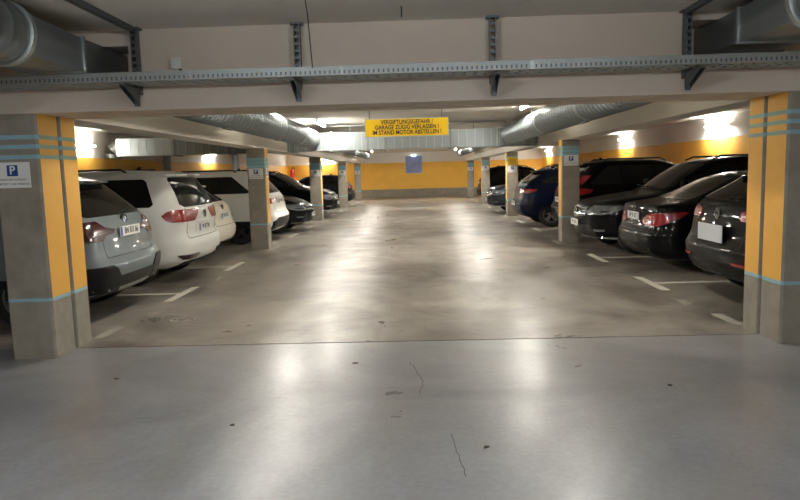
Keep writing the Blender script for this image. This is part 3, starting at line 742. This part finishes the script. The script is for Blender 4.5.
def car(name, kind, L, W, H, m, X, Y, side, facing, label, cat='car', yaw=0, rim=None, d={}):
    # side -1: left row, +1: right row; facing 'rear' or 'front' = which end shows to the aisle
    if side < 0: rz, lx = (PI, X) if facing == 'rear' else (0, X-L)
    else: rz, lx = (0, X) if facing == 'rear' else (PI, X+L)
    root = empty(name, (lx, Y, 0), rz+yaw); tag(root, label, cat, 'cars parked on the %s' % ('left' if side < 0 else 'right'))
    sh = Shape(base_rows(kind, L, W, H)); w = W/2
    r = .335 if kind in ('suv', 'mpv') else .315
    wx = (.86 if kind != 'sedan' else .98, L-.88)
    body(sh, root, m, wx, r+.055, r)
    for x in wx:
        for s in (-1, 1): wheel(root, x, s*(w-.115), r, r*.66, rim or M['alloy'], s)
    belt = {'suv': 1.12, 'mpv': 1.10, 'hatch': 1.05, 'sedan': 1.0}[kind]; top = H-.12
    G = M['glass']
    zb = belt+.015
    # rear window
    if kind == 'sedan':
        patch(sh, 'rear_window', G, [(1.035, ('r', -.56), ('r', .56)), (1.06, ('r', -.60), ('r', .60)), (top-.04, ('r', -.50), ('r', .50)), (top, ('r', -.46), ('r', .46))], root, nt=16)
    else:
        rw = w*.80; rt = w*.68
        patch(sh, 'rear_window', G, [(zb, ('r', -rw+.06), ('r', rw-.06)), (zb+.04, ('r', -rw), ('r', rw)), (top-.03, ('r', -rt), ('r', rt)), (top, ('r', -rt+.04), ('r', rt-.04))], root, nt=16)
    # windscreen
    fw = w*.84; ft = w*.68
    patch(sh, 'windscreen', G, [(belt+.0, ('f', fw-.05), ('f', -fw+.05)), (belt+.05, ('f', fw), ('f', -fw)), (top-.02, ('f', ft), ('f', -ft)), (top, ('f', ft-.04), ('f', -ft+.04))], root, nt=16)
    # side windows
    xr_b, xr_t = {'suv': (.62, 1.0), 'mpv': (.52, .64), 'hatch': (.75, 1.1), 'sedan': (1.25, 1.75)}[kind]
    xf_b, xf_t = L-1.62, L-2.22
    if kind == 'mpv': xf_b, xf_t = L-1.4, L-2.05
    for mir in (False, True):
        patch(sh, 'window_pillars', M['black'], [(zb+.012, ('x', xr_b+.05), ('x', xf_b-.05)), (zb+.05, ('x', xr_b+.01), ('x', xf_b-.01)), (top-.05, ('x', xr_t+.01), ('x', xf_t)), (top-.017, ('x', xr_t+.05), ('x', xf_t-.05))], root, off=.002, mirror=mir, nt=30)
        for a, b in ((0, .28), (.295, .60), (.615, 1)):
            lb = xr_b+(xf_b-xr_b)*a; rb = xr_b+(xf_b-xr_b)*b; lt = xr_t+(xf_t-xr_t)*a; rt_ = xr_t+(xf_t-xr_t)*b
            if a > 0: lt = lb+(.0 if a < .5 else 0); 
            if b < 1: rt_ = rb
            lt = min(lt, rt_-.05)
            e = .05 if a == 0 else 0; g = .05 if b == 1 else 0
            patch(sh, 'side_window', G, [(zb+.01, ('x', lb+e), ('x', rb-g)), (zb+.05, ('x', lb), ('x', rb)), (top-.05, ('x', lt), ('x', rt_)), (top-.015, ('x', lt+e), ('x', rt_-g))], root, mirror=mir, nt=8)
        for xd in (xr_b+(xf_b-xr_b)*.29, xr_b+(xf_b-xr_b)*.607, xf_b+.18):
            if xd-.01 > wx[0]+r+.06 or True:
                patch(sh, 'door_gap', M['black'], [(.70 if xd < wx[0]+r+.06 else .38, ('x', xd-.004), ('x', xd+.004)), (belt, ('x', xd-.004), ('x', xd+.004))], root, off=.0015, mirror=mir, nt=1, nz=8, depth=.004)
        # handles and mirror
        s = -1 if mir else 1
        for xd in (xr_b+(xf_b-xr_b)*.36, xr_b+(xf_b-xr_b)*.68):
            p = sh.P(sh.T(('x', xd), .93 if kind in ('suv', 'mpv') else .86), .93 if kind in ('suv', 'mpv') else .86)
            MB().box(p.x-.09, p.x+.09, s*(p.y-.005), s*(p.y+.022), p.z-.012, p.z+.014).build('door_handle', d.get('handle', m), root, bevel=.005)
        p = sh.P(sh.T(('x', xf_b-.02), belt+.05), belt+.05)
        mb = MB(); n = 14; vs = []
        for i, (yy, q) in enumerate(((.03, .4), (.06, .85), (.12, 1), (.18, .95), (.215, .55))):
            for k in range(n): vs.append((p.x-.06*q*1.1*math.cos(2*PI*k/n)*(1), s*(p.y+yy), p.z+.03+.075*q*math.sin(2*PI*k/n)))
        mb.add(vs, [(i*n+k, i*n+(k+1) % n, (i+1)*n+(k+1) % n, (i+1)*n+k) for i in range(4) for k in range(n)]+[tuple(range(n-1, -1, -1)), tuple(range(4*n, 5*n))])
        mb.build('wing_mirror', d.get('mirror', m), root, smooth=True)
    # rear features
    if d.get('spoiler', kind != 'sedan'):
        zt = H-.055; sp = MB(); a = sh.par(H-.06)
        hw = a[2]*.93; ls = d.get('spoiler_len', .16); n = 12; vs = []
        for k in range(n+1):
            yy = -hw+2*hw*k/n; bow = .05*(yy/hw)**2+(.10 if abs(yy) > hw*.97 else 0)
            xb = a[0]-ls+bow
            vs += [(xb, yy, zt-.045), (xb, yy, zt-.015), (a[0]+.35, yy, H-.012-.03*(yy/hw)**2), (a[0]+.30, yy, zt-.07)]
        fs = [(4*k+i, 4*k+(i+1) % 4, 4*k+4+(i+1) % 4, 4*k+4+i) for k in range(n) for i in range(4)]+[(0, 1, 2, 3), (4*n+3, 4*n+2, 4*n+1, 4*n)]
        sp.add(vs, fs); sp.build('spoiler', m, root, smooth=True)
        MB().box(a[0]-ls-.004+.0, a[0]-ls+.01, -.16, .16, zt-.038, zt-.022).build('brake_light', M['red_dark'], root)
    if kind in ('suv',) or d.get('rails'):
        for s in (-1, 1):
            yy = s*(sh.par(H-.06)[2]-.06); mb = MB()
            x0, x1 = .95, L-2.25
            mb.tube([(x0, yy, H-.05), (x0+.1, yy, H+.012), (x1-.15, yy, H+.012), (x1, yy, H-.05)], .016, 8)
            mb.build('roof_rail', d.get('rail_mat', M['black']), root, smooth=True)
    MB().prism([(-.0, 0), (.13, 0), (.02, .07)], -.012, .012, 'y').build('antenna', M['black'] if d.get('ant_black', 1) else m, root).location = (max(1.0, sh.par(H-.03)[0]+.25), 0, H-.005)
    rear = facing == 'rear'
    if rear:
        # tailgate seams
        sy = d.get('gate', w*.68); zlo = d.get('gate_lo', .62)
        for s in (-1, 1):
            patch(sh, 'tailgate_gap', M['black'], [(zlo, ('r', s*sy-.004), ('r', s*sy+.004)), (belt, ('r', s*(sy)-.004), ('r', s*(sy)+.004))], root, off=.0015, nt=1, nz=8, depth=.004)
        patch(sh, 'tailgate_gap', M['black'], [(zlo-.004, ('r', -sy), ('r', sy)), (zlo+.004, ('r', -sy), ('r', sy))], root, off=.0015, nt=10, nz=1, depth=.004)
        for s in (False, True):
            for rows, mm in d.get('lamps', []):
                patch(sh, 'tail_lamp', mm, rows, root, off=.010, mirror=s, nt=12)
            for rows, mm in d.get('trims', []):
                patch(sh, 'reflector', mm, rows, root, off=.014, mirror=s, nt=6, nz=2)
        for rows, mm, nm in d.get('lower', []):
            patch(sh, nm, mm, rows, root, off=.008, nt=24)
        pz = d.get('pz', .8)
        P0 = sh.P(0, pz)
        if d.get('recess', 1):
            patch(sh, 'plate_recess', d.get('recess_mat', m), [(pz-.085, ('r', -.34), ('r', .34)), (pz-.065, ('r', -.37), ('r', .37)), (pz+.065, ('r', -.37), ('r', .37)), (pz+.085, ('r', -.34), ('r', .34))], root, off=.004, nt=10, nz=2)
            patch(sh, 'tailgate_handle', d.get('handle_mat', m), [(pz+.085, ('r', -.36), ('r', .36)), (pz+.105, ('r', -.36), ('r', .36))], root, off=.02, nt=10, nz=2)
        px_ = min(sh.P(0, pz-d.get('ph', .11)/2).x, P0.x)
        plate(root, px_-.012, pz, d.get('txt', 'W 4715 E'), -1, m=d.get('pm'), blank=d.get('blank', False), w=d.get('pw', .52), h=d.get('ph', .11))
        if d.get('badge'):
            bz = d.get('bz', belt-.09); q = sh.P(0, bz); badge(root, q.x-.008, bz, .06, d['badge'], -1)
        if d.get('wiper', kind != 'sedan'):
            q = sh.P(0, zb+.03); q2 = sh.P(sh.T(('r', -.42), zb+.06), zb+.06)
            MB().tube([(q.x-.03, 0.03, zb+.01), (q2.x-.022, -.42, zb+.07)], .009, 6).build('wiper', M['black'], root)
        for ex in d.get('exhaust', []):
            MB().tube([(.09, ex, .36), (.3, ex, .36)], .028, 14).build('exhaust_pipe', M['duct_dark'], root, smooth=True)
    else:
        gz0, gz1 = d.get('grille', (.62, .80)); gy = d.get('gy', .50)
        patch(sh, 'grille', M['black'], [(gz0, ('f', gy-.05), ('f', -gy+.05)), (gz0+.03, ('f', gy), ('f', -gy)), (gz1-.02, ('f', gy), ('f', -gy)), (gz1, ('f', gy-.04), ('f', -gy+.04))], root, off=.008, nt=20)
        for k in range(d.get('slats', 3)):
            z = gz0+(gz1-gz0)*(k+.7)/(d.get('slats', 3)+.4)
            patch(sh, 'grille_slat', M['chrome'], [(z-.013, ('f', gy-.02), ('f', -gy+.02)), (z+.013, ('f', gy-.02), ('f', -gy+.02))], root, off=.018, nt=20, nz=1)
        patch(sh, 'lower_intake', M['black'], [(.30, ('f', .55), ('f', -.55)), (.34, ('f', .66), ('f', -.66)), (.50, ('f', .58), ('f', -.58))], root, off=.007, nt=20)
        patch(sh, 'lower_trim', d.get('lip', M['chrome']), [(.262, ('f', .80), ('f', -.80)), (.285, ('f', .82), ('f', -.82))], root, off=.014, nt=24, nz=1)
        hx = L-.62
        for s in (False, True):
            patch(sh, 'headlamp', M['lens'], [(gz0+.03, ('f', gy+.02), ('f', w-.12)), (gz0+.07, ('f', gy+.0), ('x', hx+.16)), (gz1-.02, ('f', gy+.04), ('x', hx-.04)), (gz1+.02, ('f', gy+.1), ('x', hx-.06))], root, off=.008, mirror=s, nt=14)
            patch(sh, 'headlamp_bezel', M['black'], [(gz0+.055, ('f', gy+.06), ('f', w-.13)), (gz0+.10, ('f', gy+.05), ('x', hx+.2))], root, off=.012, mirror=s, nt=8)
            patch(sh, 'fog_lamp', M['lens'], [(.40, ('f', w*.70), ('f', w*.86)), (.435, ('f', w*.70), ('f', w*.87))], root, off=.010, mirror=s, nt=4, nz=2)
        pz = d.get('pz', .50); P0 = sh.P(5, pz)
        plate(root, P0.x+.016, pz, d.get('txt', 'W 315 KL'), 1, blank=d.get('blank', False))
        if d.get('badge'): q = sh.P(5, (gz0+gz1)/2); badge(root, q.x+.028, (gz0+gz1)/2+.01, .075, d['badge'], 1)
        # bonnet creases
        for s in (False, True):
            z1_ = belt-.04
            patch(sh, 'bonnet_gap', M['black'], [(gz1+.035, ('f', w*.74), ('f', w*.74-.008)), (z1_, ('f', w*.74), ('f', w*.74-.008))], root, off=.0015, mirror=s, nt=1, nz=12, depth=.004)
        for s in (-1, 1):
            q = sh.P(5, belt+.03); MB().tube([(q.x+.02, s*.05, belt+.03), (q.x-.02, s*.55, belt+.05)], .008, 6).build('wiper', M['black'], root)
    return root

BLK = M['black']
p_grey = paint('grey_blue_metallic', srgb(108, 115, 118), .25, .4)
p_white = paint('white_paint_car', srgb(222, 222, 216), 0, .35)
p_cream = paint('cream_white_paint_car', srgb(222, 216, 200), 0, .35)
p_black = paint('black_paint_car', srgb(11, 11, 12))
p_black2 = paint('black_warm_paint_car', srgb(12, 11, 10))
p_blue = paint('dark_blue_paint_car', srgb(14, 20, 40))
p_dred = paint('dark_red_paint_car', srgb(150, 26, 34))
p_dgrey = paint('dark_grey_paint_car', srgb(38, 42, 48), .2)
p_anth = paint('anthracite_paint_car', srgb(30, 31, 34), .1)

# left row -------------------------------------------------------
lamp_l = [([(.885, ('r', .60), ('x', .40)), (.93, ('r', .54), ('x', .50)), (.95, ('r', .36), ('x', .56)), (.99, ('r', .32), ('x', .60)), (1.02, ('r', .50), ('x', .60)), (1.09, ('r', .60), ('x', .52))], M['red_dark'])]
car('suv', 'suv', 4.44, 1.84, 1.60, p_grey, -3.22, 7.6, -1, 'rear', 'light grey SUV, rear to the aisle, just behind the nearest left column',
    d=dict(lamps=lamp_l, pz=.955, bz=1.08, badge='quarters', txt='BN RX 66', gate=.60, gate_lo=.70, recess=0, rails=1, rail_mat=M['galv'],
           trims=[([(.34, ('r', .46), ('x', .22)), (.50, ('r', .46), ('x', .40)), (.58, ('r', .52), ('x', .45)), (.62, ('r', .60), ('x', .36))], M['black'])],
           lower=[([(.25, ('r', -.80), ('r', .80)), (.49, ('r', -.60), ('r', .60))], BLK, 'diffuser'), ([(.30, ('r', -.34), ('r', .34)), (.36, ('r', -.40), ('r', .40))], M['galv'], 'skid_plate')], exhaust=[.62, -.62]))
lamp_t = [([(.905, ('r', .44), ('x', .26)), (.93, ('r', .38), ('x', .34)), (1.0, ('r', .29), ('x', .40)), (1.055, ('r', .24), ('x', .33)), (1.08, ('r', .27), ('x', .24))], M['red'])]
car('minivan', 'mpv', 4.5, 1.84, 1.66, p_white, -3.20, 10.22, -1, 'rear', 'white minivan with large red tail lamps, between the grey SUV and the small white hatchback',
    d=dict(lamps=lamp_t, pz=.79, bz=.985, badge='vw', txt='W 47 TN', gate=.66, gate_lo=.66, rails=1,
           trims=[([(.37, ('r', .50), ('r', .80)), (.40, ('r', .44), ('r', .84)), (.43, ('r', .44), ('r', .86))], M['red_dark'])],
           lower=[([(.25, ('r', -.76), ('r', .76)), (.33, ('r', -.74), ('r', .74))], BLK, 'diffuser')]))
lamp_s = [([(.74, ('r', .70), ('x', .20)), (.80, ('r', .70), ('x', .24))], M['red_dark'])]
car('hatchback', 'hatch', 3.9, 1.70, 1.44, p_cream, -3.62, 12.8, -1, 'rear', 'small cream white hatchback set back beside the white minivan',
    d=dict(lamps=lamp_s, pz=.80, txt='W 215 C', gate=.58, gate_lo=.62, badge='plain', bz=.95, pw=.46,
           lower=[([(.22, ('r', -.76), ('r', .76)), (.32, ('r', -.78), ('r', .78))], BLK, 'diffuser')]))
lamp_m = [([(.90, ('r', .52), ('x', .34)), (.98, ('r', .46), ('x', .42)), (1.02, ('r', .5), ('x', .42))], M['red'])]
car('suv', 'suv', 4.6, 1.86, 1.66, p_white, -3.10, 15.75, -1, 'rear', 'big white SUV with long dark side window, partly behind the second left column', rim=M['rim_dark'],
    d=dict(lamps=lamp_m, pz=.95, txt='W 83 K', gate=.60, gate_lo=.7,
           lower=[([(.25, ('r', -.82), ('r', .82)), (.50, ('r', -.84), ('r', .84)), (.58, ('r', -.6), ('r', .6))], BLK, 'diffuser'), ([(.28, ('r', -.50), ('r', .50)), (.34, ('r', -.55), ('r', .55))], p_white, 'skid_plate')]))
car('sedan', 'hatch', 4.6, 1.82, 1.47, p_black, -2.84, 18.35, -1, 'front', 'black low sedan, front to the aisle, right of the white SUV tail',
    d=dict(grille=(.56, .74), gy=.46, badge='plain', txt='W 62 P', pz=.46, slats=2, spoiler=False))
car('sedan', 'sedan', 4.2, 1.80, 1.50, p_anth, -3.35, 20.75, -1, 'front', 'dark car with low roof, partly hidden behind the third left column',
    d=dict(grille=(.50, .70), gy=.46, txt='W 90 B', pz=.42, slats=2))
car('suv', 'suv', 4.5, 1.84, 1.64, p_black, -2.80, 24.1, -1, 'front', 'black SUV, front to the aisle, between the third and fourth left columns',
    d=dict(txt='W 118 S', pz=.50, badge='plain'))
car('suv', 'suv', 4.5, 1.84, 1.68, p_black2, -3.3, 27.0, -1, 'front', 'dark SUV behind the black SUV front, only its roof showing',
    d=dict(txt='W 73 F', pz=.50))
lamp_g = [([(.86, ('r', .42), ('x', .34)), (.98, ('r', .48), ('x', .42))], M['red'])]
car('hatchback', 'hatch', 4.3, 1.80, 1.50, p_dgrey, -2.95, 32.2, -1, 'rear', 'dark grey hatchback with red lamp between the fourth and farthest left columns',
    d=dict(lamps=lamp_g, pz=.8, txt='W 55 L', lower=[([(.22, ('r', -.76), ('r', .76)), (.32, ('r', -.78), ('r', .78))], BLK, 'diffuser')]))
# right row ------------------------------------------------------
lamp_v = [([(.925, ('r', .50), ('x', .24)), (.96, ('r', .46), ('x', .30)), (1.02, ('r', .48), ('x', .34)), (1.045, ('r', .58), ('x', .30))], M['red'])]
car('hatchback', 'suv', 4.3, 1.80, 1.50, p_black2, 3.24, 7.45, 1, 'rear', 'black hatchback with a blurred pale number plate, partly behind the nearest right column',
    d=dict(lamps=lamp_v, pz=.775, bz=.985, badge='vw', gate=.60, gate_lo=.60, blank=True, pm=M['plate_blur'], recess=0, rails=0, pw=.60, ph=.19,
           trims=[([(.47, ('r', .52), ('r', .82)), (.50, ('r', .50), ('r', .84))], M['red'])],
           lower=[([(.25, ('r', -.8), ('r', .8)), (.34, ('r', -.8), ('r', .8))], BLK, 'diffuser')]))
lamp_c = [([(.68, ('r', .46), ('x', .16)), (.72, ('r', .36), ('x', .26)), (.79, ('r', .40), ('x', .42)), (.85, ('r', .54), ('x', .52)), (.875, ('x', .34), ('x', .55))], M['red'])]
car('sedan', 'sedan', 4.5, 1.80, 1.44, p_black, 3.20, 10.08, 1, 'rear', 'black coupe-shaped sedan with red wraparound tail lamp, beside the black hatchback',
    d=dict(lamps=lamp_c, pz=.80, bz=.93, badge='star', txt='W 91 KT', gate=.62, gate_lo=.60, exhaust=[.60, -.60],
           lower=[([(.21, ('r', -.7), ('r', .7)), (.34, ('r', -.66), ('r', .66))], BLK, 'diffuser')]))
car('suv', 'suv', 4.5, 1.84, 1.66, p_black, 2.98, 12.5, 1, 'front', 'black SUV with chrome slatted grille, front to the aisle, before the second right column',
    d=dict(txt='W 30 TG', pz=.53, badge='vw', grille=(.66, .83), gy=.46))
lamp_h = [([(.92, ('r', .50), ('x', .40)), (.96, ('r', .48), ('x', .60)), (1.03, ('r', .50), ('x', .66)), (1.06, ('r', .56), ('x', .50))], M['red']),
          ([(1.15, ('r', .70), ('x', .44)), (1.25, ('r', .72), ('x', .56)), (1.34, ('r', .70), ('x', .64))], M['red'])]
car('suv', 'suv', 4.6, 1.86, 1.69, p_black2, 3.28, 15.75, 1, 'rear', 'tall black SUV with red lamps standing behind the second right column',
    d=dict(lamps=lamp_h, pz=.80, txt='W 44 CR', trims=[([(.40, ('r', .52), ('r', .8)), (.44, ('r', .52), ('r', .8))], M['red'])]))
lamp_b = [([(.90, ('r', .40), ('x', .30)), (.95, ('r', .38), ('x', .46)), (1.0, ('r', .46), ('x', .50))], M['red'])]
car('suv', 'suv', 4.5, 1.84, 1.54, p_blue, 2.70, 18.4, 1, 'rear', 'dark blue crossover, rear to the aisle, covering the foot of the third right column',
    d=dict(lamps=lamp_b, pz=.62, txt='W 36 SX', rails=1, rail_mat=M['chrome']))
car('hatchback', 'hatch', 4.3, 1.80, 1.68, p_dred, 3.5, 21.0, 1, 'front', 'dark red car behind the dark blue crossover, mostly its roof showing',
    d=dict(txt='W 22 R', pz=.45))
car('suv', 'suv', 4.6, 1.86, 1.64, p_dgrey, 2.55, 24.0, 1, 'front', 'dark grey SUV with visible alloy wheel, front to the aisle, at the third right column',
    d=dict(txt='W 12 QA', pz=.50, badge='plain'))
car('suv', 'suv', 4.6, 1.86, 1.68, p_black, 2.98, 32.3, 1, 'rear', 'black SUV farthest away at right, red lamp beside the fourth right column',
    d=dict(lamps=lamp_m, pz=.95, txt='W 5 GH'))

# ------------------------------------------------------------------ camera, world, view
f, yaw, pit, rol = 665.08, .0251, .1163, -.027
F = Vector((-math.sin(yaw)*math.cos(pit), math.cos(yaw)*math.cos(pit), -math.sin(pit)))
R0 = Vector((math.cos(yaw), math.sin(yaw), 0)); U0 = R0.cross(F)
Rv = R0*math.cos(rol)+U0*math.sin(rol); Uv = -R0*math.sin(rol)+U0*math.cos(rol)
cam = bpy.data.cameras.new('camera'); co = bpy.data.objects.new('camera', cam); C.objects.link(co)
co.matrix_world = Matrix(((Rv.x, Uv.x, -F.x, 0), (Rv.y, Uv.y, -F.y, 0), (Rv.z, Uv.z, -F.z, 1.53), (0, 0, 0, 1)))
cam.sensor_width = 36; cam.lens = f/800*36; cam.clip_start = .05
S.camera = co
wd = bpy.data.worlds.new('world'); S.world = wd; wd.use_nodes = True
wd.node_tree.nodes['Background'].inputs[0].default_value = (.5, .48, .45, 1)
wd.node_tree.nodes['Background'].inputs[1].default_value = .02
S.view_settings.view_transform = 'Standard'; S.view_settings.look = 'None'
S.view_settings.exposure = .5; S.view_settings.gamma = 1; S.view_settings.use_curve_mapping = False
